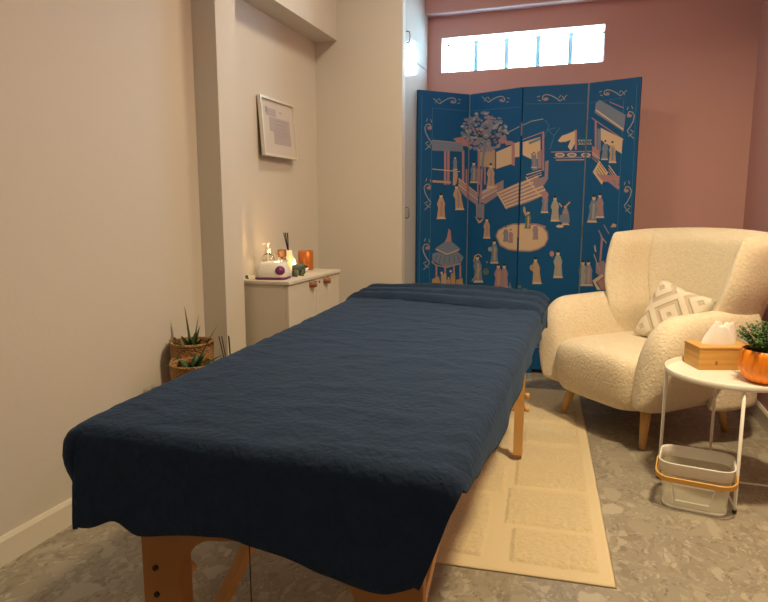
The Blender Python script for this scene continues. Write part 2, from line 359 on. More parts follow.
# hall behind the tree
PZ('E', SAND, (0, 190), (130, 170), (130, 330), (0, 310)); PZ('E', CREAM, (140, 190), (280, 130), (280, 290), (140, 335))
PZ('E', CREAM, (300, 115), (340, 100), (340, 230), (300, 235)); PZ('E', CREAM, (368, 105), (520, 60), (520, 250), (440, 250), (368, 215))
PZ('E', PINK, (272, 110), (300, 105), (300, 310), (272, 300)); PZ('E', PINK, (535, 20), (552, 10), (552, 350), (535, 350)); LZ('E', PINK, 1, (360, 85), (550, 15)); LZ('E', SLATE, 2.6, (420, 115), (520, 75))
LZ('E', DIM, .8, (215, 35), (340, -30)); LZ('E', DIM, .8, (360, -40), (440, -75), (545, -95))
PZ('E', SLATE, (440, 200), (480, 200), (500, 340), (450, 350)); PZ('E', MAUVE, (490, 190), (530, 170), (530, 330), (500, 330))
PZ('E', MAUVE, (560, 270), (590, 260), (585, 420), (555, 470), (470, 500), (430, 440), (555, 400))
# pine tree
for k in range(230):
    a = random.uniform(0, 2*PI); r = math.sqrt(random.random()); x, y = 484+r*23*math.cos(a), 132+r*20*math.sin(a)
    blob(x, y, random.uniform(1.3, 2.6), random.uniform(1.0, 1.8), (SLATE, MAUVE, SLATE, MAUVE, DIM)[k % 5], 8, .3)
for x, y in ((459, 140), (466, 144), (503, 141), (509, 143), (490, 149)): blob(x, y, 4.5, 2.4, PINK if x != 490 else MAUVE, 9, .2)
for k in range(9):
    a = random.uniform(0, 2*PI); r = random.uniform(.3, .9); x, y = 485+r*19*math.cos(a), 133+r*16*math.sin(a); line([(x, y), (x+3, y-2.5), (x+5, y+.5)], .6, DARK)
line([(487, 139), (483, 160), (481, 190), (480, 205)], 2.0, SLATE); line([(487, 140), (478, 134), (473, 124)], .9, DARK); line([(486, 140), (497, 132), (500, 124)], .9, DARK)
# terrace balustrades and steps
PZ('I', MAUVE, (330, 330), (420, 405), (500, 470), (500, 570), (400, 500), (330, 420)); PZ('C', MAUVE, (350, 60), (470, 0), (470, 60), (380, 120), (350, 110))
for dx in (0, 26, 52): LZ('I', CREAM if dx != 26 else SAND, .9, (330, 330+dx), (420, 400+dx), (500, 465+dx)); LZ('I', CREAM if dx != 26 else SAND, .9, (530, 455+dx), (602, 410+dx))
for a in (400, 500, 530): PZ('I', PINK, (a-8, 250), (a+6, 250), (a+6, 480), (a-8, 480))
LZ('E', CREAM, .9, (20, 545), (150, 480)); LZ('E', CREAM, .9, (20, 580), (150, 515)); LZ('E', SAND, .9, (20, 562), (150, 498))
PZ('C', SLATE, (330, 120), (375, 120), (372, 190), (340, 190)); PZ('C', SAND, (325, 180), (350, 205), (375, 185), (360, 212), (345, 218))
for a in (335, 365): LZ('C', PINK, .7, (a, 120), (a, 190))
PZ('C', MAUVE, (437, 62), (560, 8), (640, -24), (690, 68), (600, 110), (485, 145))
for k in range(6):
    u = k/5; LZ('C', CREAM, 1.7, (445+40*u, 66+70*u), (640+48*u, -18+82*u))
LZ('C', CREAM, 1.2, (437, 62), (485, 145)); LZ('D', CREAM, 1.2, (30, -15), (95, 75)); PZ('D', MAUVE, (60, -10), (140, -10), (125, 20), (75, 35))
for k in range(3): LZ('E', (CREAM, SAND, CREAM)[k], .9, (400, 385+28*k), (530, 345+20*k)); 
# right pavilion, bridge, scrolling wall
PZ('B', SLATE, (330, 165), (350, 150), (480, 225), (470, 310), (325, 215)); LZ('B', CREAM, 1.5, (330, 200), (468, 298)); LZ('B', PINK, 1, (400, 160), (470, 190)); LZ('B', PINK, .9, (310, 240), (470, 350))
PZ('B', CREAM, (355, 290), (465, 345), (460, 420), (355, 350)); PZ('B', PINK, (325, 255), (335, 260), (335, 400), (325, 395)); PZ('B', SLATE, (338, 290), (356, 300), (356, 410), (338, 395))
PZ('B', PINK, (312, 380), (350, 405), (350, 450), (312, 425))
for k in range(3): LZ('B', (CREAM, SAND, PINK)[k], 1, (395, 478+16*k), (448, 552+16*k)); LZ('B', (CREAM, SAND, PINK)[k], .8, (312, 412+14*k), (350, 446+14*k))
PZ('B', CREAM, (348, 455), (392, 515), (360, 575), (315, 512)); 
for k in range(4): u = (k+.5)/4; LZ('B', DARK, .6, (348-25*u+6, 462+48*u), (388-25*u-2, 515+50*u-6))
PZ('B', MAUVE, (395, 530), (450, 585), (445, 602), (390, 560))
PZ('B', CREAM, (140, 355), (160, 330), (190, 320), (225, 305), (225, 370), (205, 405), (190, 385), (205, 350), (180, 360), (150, 362)); PZ('B', PINK, (225, 300), (235, 300), (235, 400), (225, 400))
LZ('B', DIM, .9, (240, 352), (310, 352)); LZ('B', DIM, .9, (240, 372), (310, 372))
for k in range(5): LZ('B', DIM, .8, (242+14*k, 354), (252+14*k, 370))
LZ('B', PINK, 1, (105, 412), (310, 408)); LZ('B', PINK, 1, (120, 440), (305, 438)); LZ('B', CREAM, .8, (130, 452), (280, 450)); 
for x in (150, 210, 280): blob(*T('B', (x, 426))[0], 5, 2.2, CREAM, 10); blob(*T('B', (x, 426))[0], 3.4, 1.3, SLATE, 10)
LZ('B', LINE, .7, (100, 400), (120, 330), (90, 300), (130, 290)); LZ('B', LINE, .7, (120, 330), (150, 290)); LZ('B', LINE, .7, (70, 345), (95, 280), (75, 250))
# platform with dancers
P([(495.6, 236), (498, 230), (505, 226), (513, 223.5), (523, 223), (535, 223.5), (543, 226), (548, 232), (548.5, 239), (545, 246), (538, 250), (530, 252), (519, 251.5), (508, 250), (500, 246)], MAUVE)
P([(497, 236), (499, 231), (505.5, 227.5), (513, 225), (523, 224.5), (535, 225), (542, 227.5), (546.5, 233), (547, 239), (544, 245), (537.5, 248.5), (530, 250.5), (519, 250), (508.5, 248.5), (501, 244.5)], CREAM)
fig(506, 243, 17, SLATE, MAUVE); fig(511, 244, 15, MAUVE, PINK); fig(527.5, 230, 20, GREEN, SAND, 1); P([(525.5, 216), (523, 211), (523.5, 206.5), (525, 207), (526, 212), (528, 214)], SAND); fig(535.5, 241, 19, MAUVE, MAUVE); line([(529, 225), (536, 224), (546, 227)], 1.6, MAUVE)
# kiosk with curved roofs
PZ('G', PINK, (245, 75), (262, 90), (270, 190), (210, 190), (232, 150)); PZ('G', SLATE, (215, 185), (270, 185), (345, 245), (335, 262), (235, 300), (140, 258), (130, 245))
LZ('G', CREAM, 1.1, (135, 252), (232, 296), (335, 256)); PZ('G', SLATE, (105, 290), (150, 275), (235, 305), (320, 270), (375, 320), (350, 372), (225, 405), (105, 355))
LZ('G', SAND, 1.0, (100, 358), (130, 385), (225, 408), (350, 375))
for a in (140, 215, 290, 345): PZ('G', PINK, (a-7, 385), (a+8, 385), (a+8, 500), (a-7, 500))
PZ('G', OCHRE, (100, 510), (160, 485), (180, 560), (105, 560)); PZ('G', OCHRE, (310, 515), (365, 500), (370, 570), (310, 570)); PZ('G', SAND, (180, 470), (225, 455), (230, 570), (180, 570)); PZ('G', OCHRE, (265, 460), (300, 455), (305, 570), (260, 570))
blob(*T('G', (185, 455))[0], 1.2, 1.3, CREAM, 8); blob(*T('G', (262, 440))[0], 1.2, 1.3, CREAM, 8)
for a in range(6): line(T('G', (145+36*a, 300), (120+44*a, 370)), .35, DARK)
# walking figures
for a in ((441, 219, 26, SAND, PINK, 0), (459.5, 210, 26, SAND, MAUVE, -3), (487, 238.5, 21, SAND, PINK, 0), (494.5, 263.5, 24, SLATE, SAND, 0), (478.5, 282.5, 28, SLATE, SAND, -1), (498.5, 288.5, 25, PINK, SAND, 0),
          (504.5, 288.5, 25, MAUVE, PINK, 0), (544.5, 213, 22, SLATE, PINK, 1), (555, 221.5, 26, DIM, SAND, 0), (565.5, 225, 21, MAUVE, PINK, 0), (592, 222.5, 28, SLATE, DIM, 2), (600, 218, 25, MAUVE, PINK, 0),
          (537, 284, 27, SAND, SAND, -1.5), (558, 278, 28, DIM, SAND, 0), (583, 286, 26, DIM, DIM, 0), (588.5, 286, 26, MAUVE, DIM, 0), (604.5, 160, 20, SLATE, SLATE, 1), (612.5, 163, 22, SAND, SLATE, 0), (474, 183, 22, SLATE, SAND, 0),
          (491, 188, 25, SAND, PINK, 0), (448.5, 288, 12, OCHRE, OCHRE, 0), (455, 170, 14, SLATE, SLATE, 0), (534, 168, 16, SLATE, MAUVE, 0)): fig(*a)
blob(545, 195, 3.6, 4, PINK, 9); blob(*T('C', (402, 347))[0], 2, 2.4, DIM, 8); blob(*T('C', (382, 460))[0], 3.2, 3.6, GREEN, 9); blob(*T('C', (387, 412))[0], 1, 1, SAND, 6); blob(*T('D', (60, 440))[0], 2.3, 3, OCHRE, 8); blob(*T('D', (160, 370))[0], 2.4, 3, PINK, 8)
line([(481, 268), (476, 276), (472, 281)], 1, SAND); line([(474, 262), (475, 256), (479, 254), (482, 257)], 1.1, SAND); line([(565, 207), (570, 202)], 1.6, SAND); line([(562, 207), (559, 203)], 1.4, SAND)
PZ('C', SLATE, (495, 545), (503, 510), (512, 545)); blob(*T('C', (550, 535))[0], 2, 1.8, GREEN, 7); blob(*T('C', (575, 548))[0], 2.6, 1.3, GREEN, 7)
blob(*T('D', (200, 232))[0], 4, 1.6, CREAM, 9); P([(559, 222), (570, 222), (569, 214), (560, 215)], SLATE)
# lower right pavilion by the chair
PZ('H', MAUVE, (270, 400), (330, 380), (360, 440), (350, 510), (300, 500), (270, 470)); PZ('H', CREAM, (245, 530), (320, 480), (330, 500), (270, 545), (310, 602), (280, 602)); PZ('H', CREAM, (340, 510), (355, 505), (400, 600), (385, 602)); PZ('H', PINK, (280, 540), (335, 505), (375, 600), (315, 602))
PZ('H', PINK, (310, 200), (325, 210), (310, 390), (296, 380)); LZ('H', SAND, 1, (255, 330), (300, 460)); LZ('H', SAND, 1, (305, 190), (350, 250)); LZ('H', MAUVE, 1, (290, 150), (320, 210)); LZ('H', MAUVE, 1, (330, 110), (370, 180)); PZ('H', SAND, (255, 270), (268, 262), (275, 320), (262, 310)); PZ('H', SAND, (400, 100), (425, 110), (420, 130), (380, 130)); PZ('D', PINK, (385, -30), (500, -20), (495, 20), (470, 0), (430, 10), (410, 0))
for k in range(4): LZ('H', SAND, .7, (290+18*k, 545-11*k), (325+18*k, 602-11*k))

def foldx(i, y):
    a, b = ((470, 94.5), (464.8, 362)), ((523, 87), (514.2, 372)); c = ((589, 83), (575.4, 377))
    (x0, y0), (x1, y1) = (((418, 89.5), (415.8, 369)), a, b, c, ((642, 76.5), (624, 385)))[i]
    return x0+(x1-x0)*(y-y0)/(y1-y0)
def clip(poly, i, side):
    out = []; n = len(poly)
    def ins(p): d = p[0]-foldx(i, p[1]); return d*side
    for k in range(n):
        p, q = poly[k], poly[(k+1) % n]; a, b = ins(p), ins(q)
        if a >= 0: out.append(p)
        if a*b < 0: t_ = a/(a-b); out.append((p[0]+(q[0]-p[0])*t_, p[1]+(q[1]-p[1])*t_))
    return out
scr = thing('folding_screen', 'blue lacquered four-panel folding screen with inlaid court scenes under the window', 'folding screen', (PP[2].x, PP[2].y, 0))
org = Vector((PP[2].x, PP[2].y, 0))
for i in range(4):
    a, b = PP[i], PP[i+1]; d = (b-a); d.z = 0; ln = d.length; d.normalize(); nrm = Vector((d.y, -d.x, 0))
    if nrm.y > 0: nrm = -nrm
    g = .004; A = Vector((a.x, a.y, 0))+d*g; Bp = Vector((b.x, b.y, 0))-d*g; th = .022
    bm = bmesh.new(); vs = []
    for q in (A, Bp):
        for off in (0, -th):
            for z in (.03, HS): vs.append(bm.verts.new(q+nrm*off+Vector((0, 0, z))-org))
    bmesh.ops.convex_hull(bm, input=vs)
    # feet
    for s in (.06, ln-.1):
        q = A+d*s; vv = [bm.verts.new(q+d*u+nrm*o_+Vector((0, 0, z))-org) for u in (0, .05) for o_ in (-.002, -th+.002) for z in (0, .035)]; bmesh.ops.convex_hull(bm, input=vv)
    layer = 0
    for poly, c in art:
        q = clip(clip(poly, i, 1), i+1, -1)
        if len(q) < 3: continue
        layer += 1; pts = []
        for x, y in q:
            r = ray(x, y); s = (a-_C).dot(nrm)/r.dot(nrm); w3 = _C+r*s
            u = max(.006, min(ln-.006, (w3-Vector((a.x, a.y, 0))).dot(d))); zz = max(.05, min(HS-.004, w3.z))
            pts.append(Vector((a.x, a.y, 0))+d*u+nrm*(.0006+layer*.000006)+Vector((0, 0, zz))-org)
        try:
            f = bm.faces.new([bm.verts.new(p_) for p_ in pts]); f.material_index = c
        except ValueError: pass
    link('panel', bm, INL, scr)
for i in (1, 2, 3):
    q = Vector((PP[i].x, PP[i].y, 0))-org
    for z in (.3, .95, 1.6): link('hinge', tube(bmesh.new(), [(q.x, q.y-.001, z-.04), (q.x, q.y-.001, z+.04)], .0045, 8), M['brass'], scr)
    if i != 2: link('edge_strip', tube(bmesh.new(), [(q.x, q.y+.002, .05), (q.x, q.y+.002, HS-.002)], .003, 6), mat('pale_edge', (.20, .25, .30), .5), scr)

# ------------------------------------------------------------------ rug
rug_rot = math.radians(4.3); RW, RL = .82, 2.03
rug = thing('rug', 'cream cotton rug with tufted rectangles between the massage table and the armchair', 'rug', (.111, 1.80, 0), rug_rot)
nx, ny = 150, 330; bm = bmesh.new(); V = []
TUFT = [(.045, .06, .31, .27), (.045, .30, .34, .58), (.40, .07, .60, .50), (.045, .62, .32, 1.05), (.36, .54, .62, .80), (.36, .86, .60, 1.30), (.045, 1.10, .30, 1.36), (.045, 1.42, .40, 1.62), (.045, 1.67, .30, 1.95), (.34, 1.66, .60, 1.95), (.45, 1.36, .62, 1.60), (.66, .07, .78, .9), (.66, .96, .78, 1.95)]
for j in range(ny+1):
    row = []
    for i in range(nx+1):
        u, v = RW*i/nx, RL*j/ny; z = .006
        for a, b, c, d_ in TUFT:
            if a-.02 < u < c+.02 and b-.02 < v < d_+.02:
                e = min(u-a, c-u, v-b, d_-v)+.004*noise.noise((u*30, v*30, 0))
                z += .007*max(0, min(1, e/.006))*(1+.45*noise.noise((u*60, v*60, 3)))
        z += .0012*noise.noise((u*12, v*12, 1))
        e = min(i, nx-i, j, ny-j); z = z if e > 1 else (.005 if e == 1 else .001)
        du = .003*noise.noise((v*8, 0, 5)) if i in (0, nx) else 0
        row.append(bm.verts.new((-u+du, v+.004*noise.noise((u*6, 0, 2))*(j == 0), z)))
    V.append(row)
for j in range(ny):
    for i in range(nx):
        f = bm.faces.new((V[j][i], V[j][i+1], V[j+1][i+1], V[j+1][i])); f.material_index = 1 if max(v_.co.z for v_ in f.verts) < .0085 else 0
loop = V[0]+[r[-1] for r in V[1:]]+V[-1][-2::-1]+[r[0] for r in V[-2:0:-1]]
bm.faces.new(loop)
link('woven_pile', bm, [M['rug'], M['rugflat']], rug, True)

# ------------------------------------------------------------------ massage table
TX0, TX1, TY0, TY1, TZ = -.90, -.222, .955, 2.94, .672
mt = thing('massage_table', 'beech wood portable massage table standing under the dark navy blanket', 'massage table', (-.585, 1.9, 0))
def ML(bm): bmesh.ops.translate(bm, verts=bm.verts[:], vec=(.585, -1.9, 0)); return bm
link('padded_top', ML(box(TX0, TX1, TY0, TY1, .606, TZ, bev=.025, seg=4)), M['vinyl'], mt, True)
bm = box(TX0+.03, TX0+.055, TY0+.06, TY1-.04, .535, .606); bx(bm, TX1-.055, TX1-.03, TY0+.06, TY1-.04, .535, .606); bx(bm, TX0+.055, TX1-.055, TY0+.06, TY0+.085, .535, .606); bx(bm, TX0+.055, TX1-.055, TY1-.065, TY1-.04, .535, .606)
for y in (1.9,): bx(bm, TX0+.055, TX1-.055, y-.02, y+.02, .55, .606)
link('frame', ML(bm), M['beech'], mt)
def arc(cx, cz, rx, rz, a0, a1, n=8): return [(cx+rx*math.cos(math.radians(a0+(a1-a0)*k/n)), cz+rz*math.sin(math.radians(a0+(a1-a0)*k/n))) for k in range(n+1)]
out = [(-.868, .20), (-.868, .545), (-.258, .545), (-.258, .20), (-.385, .20), (-.385, .35)] + arc(-.50, .35, .115, .105, 0, 90) + [(-.60, .458)] + arc(-.675, .345, .098, .100, 90, 180) + [(-.774, .20)]
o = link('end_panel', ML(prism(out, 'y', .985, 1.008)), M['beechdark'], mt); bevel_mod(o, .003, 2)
for x0, x1 in ((-.887, -.778), (-.365, -.262)):
    bm = prism([(x0+.012, .018), (x0, .05), (x0, .40), (x0+.012, .418), (x1-.012, .418), (x1, .40), (x1, .05), (x1-.012, .018)], 'y', 1.009, 1.030)
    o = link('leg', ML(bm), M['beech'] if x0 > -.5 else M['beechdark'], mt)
    link('rubber_foot', box(x0+.01+.585, x1-.01+.585, 1.007-1.9, 1.032-1.9, 0, .02, bev=.003), M['black'], o)
    for z in (.30, .36): link('bolt', tube(bmesh.new(), [((x0+x1)/2+.585, .980-1.9, z), ((x0+x1)/2+.585, .985-1.9, z)], .006, 10), M['bolt'], o)
    tube_ = tube(bmesh.new(), [(x1+.585-.02, 1.03-1.9, .33), (x1+.585-.02, 1.055-1.9, .33)], .014, 12); link('knob', tube_, M['beech'], o, True)
# far pair of legs
out = [(-.90, .30), (-.90, .545), (-.255, .545), (-.255, .36)] + arc(-.262, .36, .007, .01, 0, -90, 2)[1:] + [(-.315, .20), (-.325, .30)] + arc(-.45, .34, .125, .10, 0, 90) + [(-.66, .44)] + arc(-.70, .34, .125, .10, 90, 180) + [(-.835, .20), (-.895, .20)]
o = link('end_panel', ML(prism(out, 'y', 2.665, 2.685)), M['beech'], mt)
for s, x0 in ((1, -.292), (-1, -.900)):
    zf = .0175 if s == 1 else 0
    bm = prism([(x0, zf+.012), (x0+.038, zf+.012), (x0+.040, .465), (x0+.030, .48), (x0+.008, .48), (x0-.001, .465)], 'y', 2.642, 2.664)
    o = link('leg', ML(bm), M['beech'], mt)
    link('rubber_foot', box(x0+.002+.585, x0+.036+.585, 2.640-1.9, 2.666-1.9, zf, zf+.013, bev=.002), M['black'] if s < 0 else M['leather'], o)
    for z in (.24, .30): link('knob', tube(bmesh.new(), [(x0+.040+.585, 2.653-1.9, z), (x0+.060+.585, 2.653-1.9, z)], [.011, .013], 12), M['beech'], o, True)
    bm = bmesh.new(); x = x0+.0*s-.014 if s == 1 else x0+.052
    for yy, y2 in ((2.655, 2.15),):
        b_ = bmesh.new()
    bm = prism([(2.66, .22), (2.66, .25), (1.98, .575), (1.98, .545)], 'x', x-.010, x+.010); link('brace', ML(bm), M['beech'], mt)
for x in (-.80, -.335):
    bm = prism([(1.032, .075), (1.032, .11), (1.82, .575), (1.82, .540)], 'x', x-.012, x+.012); link('brace', ML(bm), M['beech'], mt)
link('support_cable', ML(tube(bmesh.new(), [(-.6, .972, .545), (-.6, .972, .12), (-.59, .985, .10)], .0012, 6)), M['black'], mt)

# ------------------------------------------------------------------ blanket
def lerp(a, b, t_): return a+(b-a)*t_
def XLf(y):
    K = [(.85, -.962), (1.0, -.968), (1.2, -.972), (1.6, -.985), (2.0, -1.005), (2.9, -1.090), (3.1, -1.10)]
    if y <= K[0][0]: return K[0][1]
    for (a, b), (c, d_) in zip(K, K[1:]):
        if y <= c: return lerp(b, d_, (y-a)/(c-a))
    return K[-1][1]
def XRf(y): return -.188-.012*min(1, max(0, (y-.9)/2))
BY0, BY1 = .915, 2.985; RE = .034
def cloth_point(x_ov, fx, y_ov, y, ztop, wr=1):
    """fx in 0..1 across the top; x_ov signed overflow past the side edges; y_ov signed overflow past the ends"""
    bx_ = lerp(XLf(y)+RE-.006, XRf(y)-RE+.006, fx); by = min(max(y, BY0+RE), BY1-RE); m = math.hypot(x_ov, y_ov)
    n1 = noise.noise((bx_*2.2, y*2.2, 0)); n2 = noise.noise((bx_*9, y*16, 4)); n3 = noise.noise((bx_*22, y*30, 9))
    ridge = max(0, 1-abs(noise.noise((bx_*3.5+y*.8, y*7, 21)))*7)*.005*max(0, 1-abs(n1)*1.2)
    z = ztop+wr*(.004*n1+.0024*n2+.0016*n3+ridge*.6)
    if m < 1e-6: return Vector((bx_, by, z))
    dx, dy = x_ov/m, y_ov/m
    q = RE*PI/2
    if m < q: off, dr = RE*math.sin(m/RE), RE*(1-math.cos(m/RE))
    else: off, dr = RE+.06*(m-q), RE+.985*(m-q)
    k = min(1, dr/.12)
    tpos = bx_ if abs(dy) > abs(dx) else y
    fold = k*(.010*noise.noise((tpos*5, 3, dr*2))+.006*math.sin(tpos*19+2*noise.noise((tpos*3, 1, 1))))
    off += fold
    if dx < -.3 and y < 1.1: off += (k*(1-k)*.12-.02*k)*min(1, -dx)      # near left corner swings outwards
    if dy < -.2 and fx > .8: bx_ -= .042*((fx-.8)/.2)**2*min(1, max(0, dr-.03)/.17)**1.6
    return Vector((bx_+dx*off, by+dy*off, z-dr))
bl = bmesh.new(); NX, NTOP, NS = 96, 220, 16
LD, RD, ND, FD = .12, .115, .206, .13
def cols():
    o = [(-LD*(1-k/NS), 0) for k in range(NS)]; o += [(0, k/NX) for k in range(NX+1)]; o += [(RD*(k+1)/NS, 1) for k in range(NS)]; return o
def rows():
    o = [(-ND*(1-k/NS), BY0+RE) for k in range(NS)]; o += [(0, lerp(BY0+RE, BY1-RE, k/NTOP)) for k in range(NTOP+1)]; o += [(FD*(k+1)/NS, BY1-RE) for k in range(NS)]; return o
G = []
for yo, y in rows():
    r = []
    for xo, fx in cols():
        xo2, yo2 = xo, yo
        if yo < 0:
            hem = 1-.14*math.exp(-((fx-.11)/.055)**2)*(xo == 0)+.10*math.sin(fx*9+.6)+.05*noise.noise((fx*6, 0, 8)); yo2 = yo*hem
            if xo < 0: xo2 = xo*.6
            if xo > 0: xo2 = xo*.35
        elif xo > 0: xo2 = xo*lerp(.45, 1, min(1, max(0, (y-.95)/.35)))
        zt = .682+.006*max(0, min(1, (y-1.2)/1.5))
        if y > 2.5: zt += .010*math.sin(PI*fx)*min(1, (y-2.5)/.4)
        if y < 1.2: zt -= .014*((1.2-y)/.3)**2
        r.append(bl.verts.new(cloth_point(xo2, fx, yo2, y, zt)))
    G.append(r)
for A, B in zip(G, G[1:]):
    for k in range(len(A)-1): bl.faces.new((A[k], A[k+1], B[k+1], B[k]))
blanket = link('blanket', bl, M['navy'], None, True)
sm = blanket.modifiers.new('thickness', 'SOLIDIFY'); sm.thickness = .006; sm.offset = 1
tag(blanket, 'dark navy fleece blanket draped over the massage table', 'blanket')
# folded back end of the blanket
bm = bmesh.new(); G = []
for k in range(121):
    fx = -.02+1.04*k/120; f = min(max(fx, 0), 1); r = []
    y0 = lerp(2.64, 2.50, f)+.012*math.sin(f*7); y1 = 2.985
    for j in range(41):
        t_ = j/40; y = lerp(y0, y1, t_); x = lerp(XLf(y), XRf(y), fx)
        prof = (min(1, t_*14)*1.0)*.010+.015*max(0, math.sin(t_*PI*5.0-.4))**.5*(1 if t_ > .1 else t_*10)+.012*math.sin(PI*f)*t_
        prof += .004*noise.noise((x*5, y*18, 2))+.003*noise.noise((x*14, y*40, 5))
        z = .690+.010*math.sin(PI*f)+prof
        e = 0
        if fx < .05: e = (.05-fx)/.07
        if fx > .95: e = (fx-.95)/.07
        z -= .034*e**2
        if t_ > .93: z -= .02*((t_-.93)/.07)**2
        if t_ == 0: z -= .008
        r.append(bm.verts.new((x, y, z)))
    G.append(r)
for A, B in zip(G, G[1:]):
    for k in range(len(A)-1): bm.faces.new((A[k], A[k+1], B[k+1], B[k]))
fe = link('folded_edge', bm, M['navy'], blanket, True); sm = fe.modifiers.new('thickness', 'SOLIDIFY'); sm.thickness = .008; sm.offset = -1
tg = link('teal_strip', box(-.67, -.61, 2.955, 2.975, .724, .7265), M['teal_colour'], blanket); tg['label'] = 'small pale teal strip'  # small pale teal strip at the far end of the blanket

# ------------------------------------------------------------------ armchair
CH = thing('armchair', 'cream teddy fabric wingback armchair with oak legs in the right corner', 'armchair', (.276, 3.357, 0), math.radians(-46))
def sgnp(v, p_): return math.copysign(abs(v)**p_, v)
def secring(cx, cy, cz, hx, hz, n=32, e=2.6, tilt=0):
    pts = []
    for k in range(n):
        a = 2*PI*k/n; u = hx*sgnp(math.cos(a), 2/e); v = hz*sgnp(math.sin(a), 2/e)
        pts.append((cx+u+tilt*v-math.copysign(.9*min(0, v)**2, tilt)*(tilt != 0), cy, cz+v))
    return pts
def chair_arm(s):
    rings = []; yb, yf = .26, -.385
    N_ = 30
    for k in range(N_+1):
        t_ = k/N_; y = lerp(yb, yf, t_**.85 if t_ < 1 else 1)
        dfr = (y-yf); q = min(1, dfr/.20); sc = max(.02, (1-(1-q)**2.6)**(1/2.6)); sh = max(.02, (1-(1-q)**2.0)**.5)
        zt = .648-.02*((.26-y)/.64); zb = .165
        zt = zb+.12+(zt-zb-.12)*sc; zb2 = zb+.05*(1-q)**2
        hx = .100*sh**.6 if q < 1 else .100
        cx = s*(.336-.012*(1-q)); rings.append(secring(cx, y, (zt+zb2)/2, hx, (zt-zb2)/2, 36, 2.45, s*.11))
    return subsurf(link('armrest', loft(bmesh.new(), rings), M['boucle'], CH, True), 1)
for s in (-1, 1): chair_arm(s)
# seat
rings = []
for z, ins, fr in ((.165, .05, .05), (.18, .02, .015), (.22, .0, 0), (.30, 0, -.01), (.37, .0, -.012), (.405, .012, 0), (.425, .04, .03), (.436, .09, .08)):
    hx, y0, y1 = .285-ins, -.375+fr, .27-ins*.3; pts = []
    for a, b in rrect(hx, (y1-y0)/2, min(.11, hx-.01), 6):
        bow = -.022*(1-(a/.285)**2) if b < 0 else 0
        pts.append((a, b+(y0+y1)/2+bow, z+(.012*(1-(a/.285)**2) if z > .4 else 0)))
    rings.append(pts)
subsurf(link('seat', loft(bmesh.new(), rings), M['boucle'], CH, True), 1)
# back with wings
NU, NV = 44, 26; rings = []
def backpath(u, v):
    z = lerp(.17, 1, v); wid = .318+.022*math.sin(max(0, (v-.45)/.55)*PI*.62)-.035*math.exp(-((v-.50)/.14)**2)
    fwd = .17 if v < .35 else .17+.03*math.sin((v-.35)/.65*PI)
    lean = .11*max(0, v-.25)
    a = abs(u)
    if a < .55: x = wid*(a/.55)*.86; y = .312-.045*(a/.55)**2.5
    else:
        t_ = (a-.55)/.45; ang = min(1, t_/.45)*PI/2
        x = wid*(.86+.14*math.sin(ang)); y = .267-.065*(1-math.cos(ang))-(max(0, t_-.45)/.55+.15*min(1, t_/.45))*fwd
        x += .030*max(0, t_-.3)*max(0, (v-.5)*2)+.02
    return Vector((math.copysign(x, u), y+lean, 0))
for k in range(NV+1):
    v = k/NV; ring = []; T_ = []
    tv = min(1, (1-v)/.10); th = (1-(1-tv)**2)**.5; th = max(.03, th)
    for side in (1, -1):
        for j in range(NU+1):
            u = -1+2*j/NU if side == 1 else 1-2*j/NU
            p0 = backpath(u, v); d_ = backpath(min(1, u+.01), v)-backpath(max(-1, u-.01), v); d_.normalize(); nn = Vector((-d_.y, d_.x, 0))
            h = (.078-.016*abs(u)**2); end = (1-min(1, abs(u))**10); h *= max(.12, end**.5)*th
            ztop = .995-.020*abs(u)**3+.006*math.cos(u*3); z = lerp(.17, ztop, v)
            ring.append(p0+nn*h*side+Vector((0, 0, z)))
    rings.append(ring)
for ring in rings:
    for q_ in ring: q_.x += .034
bm = loft(bmesh.new(), rings, cap0=False, cap1=False); bm.verts.ensure_lookup_table()
n_ = 2*(NU+1)
for base_ in (0, NV*n_):
    for j in range(NU): bm.faces.new([bm.verts[base_+q_] for q_ in (j, j+1, n_-2-j, n_-1-j)])
subsurf(link('backrest', bm, M['boucle'], CH, True), 1)
for sx, sy in ((-1, -1), (1, -1), (-1, 1), (1, 1)):
    zf = .0175 if (sx, sy) == (-1, -1) else 0
    a = (sx*.265, sy*.285, zf); b = (sx*.235, sy*.24, .20)
    link('leg', tube(bmesh.new(), [a, b], [.0155, .026], 18), M['legwood'], CH, True)
# cushion on the chair
def pillow(size, th, n=26):
    bm = bmesh.new(); T1, B1 = [], []
    for j in range(n+1):
        a, b = [], []
        for i in range(n+1):
            u, v = -1+2*i/n, -1+2*j/n; e = max(0, (1-u**4)*(1-v**4))**.42
            pin = 1-.09*(1-abs(u*v))*max(abs(u), abs(v))**3
            x, z = u*size/2*pin, v*size/2*pin; h = th/2*e+.0015
            a.append(bm.verts.new((x, -h, z))); b.append(bm.verts.new((x, h, z)))
        T1.append(a); B1.append(b)
    for j in range(n):
        for i in range(n):
            bm.faces.new((T1[j][i], T1[j][i+1], T1[j+1][i+1], T1[j+1][i])); bm.faces.new((B1[j][i], B1[j+1][i], B1[j+1][i+1], B1[j][i+1]))
    for q in range(n):
        bm.faces.new((T1[0][q], B1[0][q], B1[0][q+1], T1[0][q+1])); bm.faces.new((T1[n][q], T1[n][q+1], B1[n][q+1], B1[n][q]))
        bm.faces.new((T1[q][0], T1[q+1][0], B1[q+1][0], B1[q][0])); bm.faces.new((T1[q][n], B1[q][n], B1[q+1][n], T1[q+1][n]))
    return bm
cu = link('cushion', pillow(.31, .10), M['cushion'], None, True)
cu.location = (.395, 3.36, .562); cu.rotation_euler = (math.radians(-20), math.radians(14), math.radians(-40))
tag(cu, 'beige cushion with raised diamond pattern leaning inside the cream armchair', 'cushion')

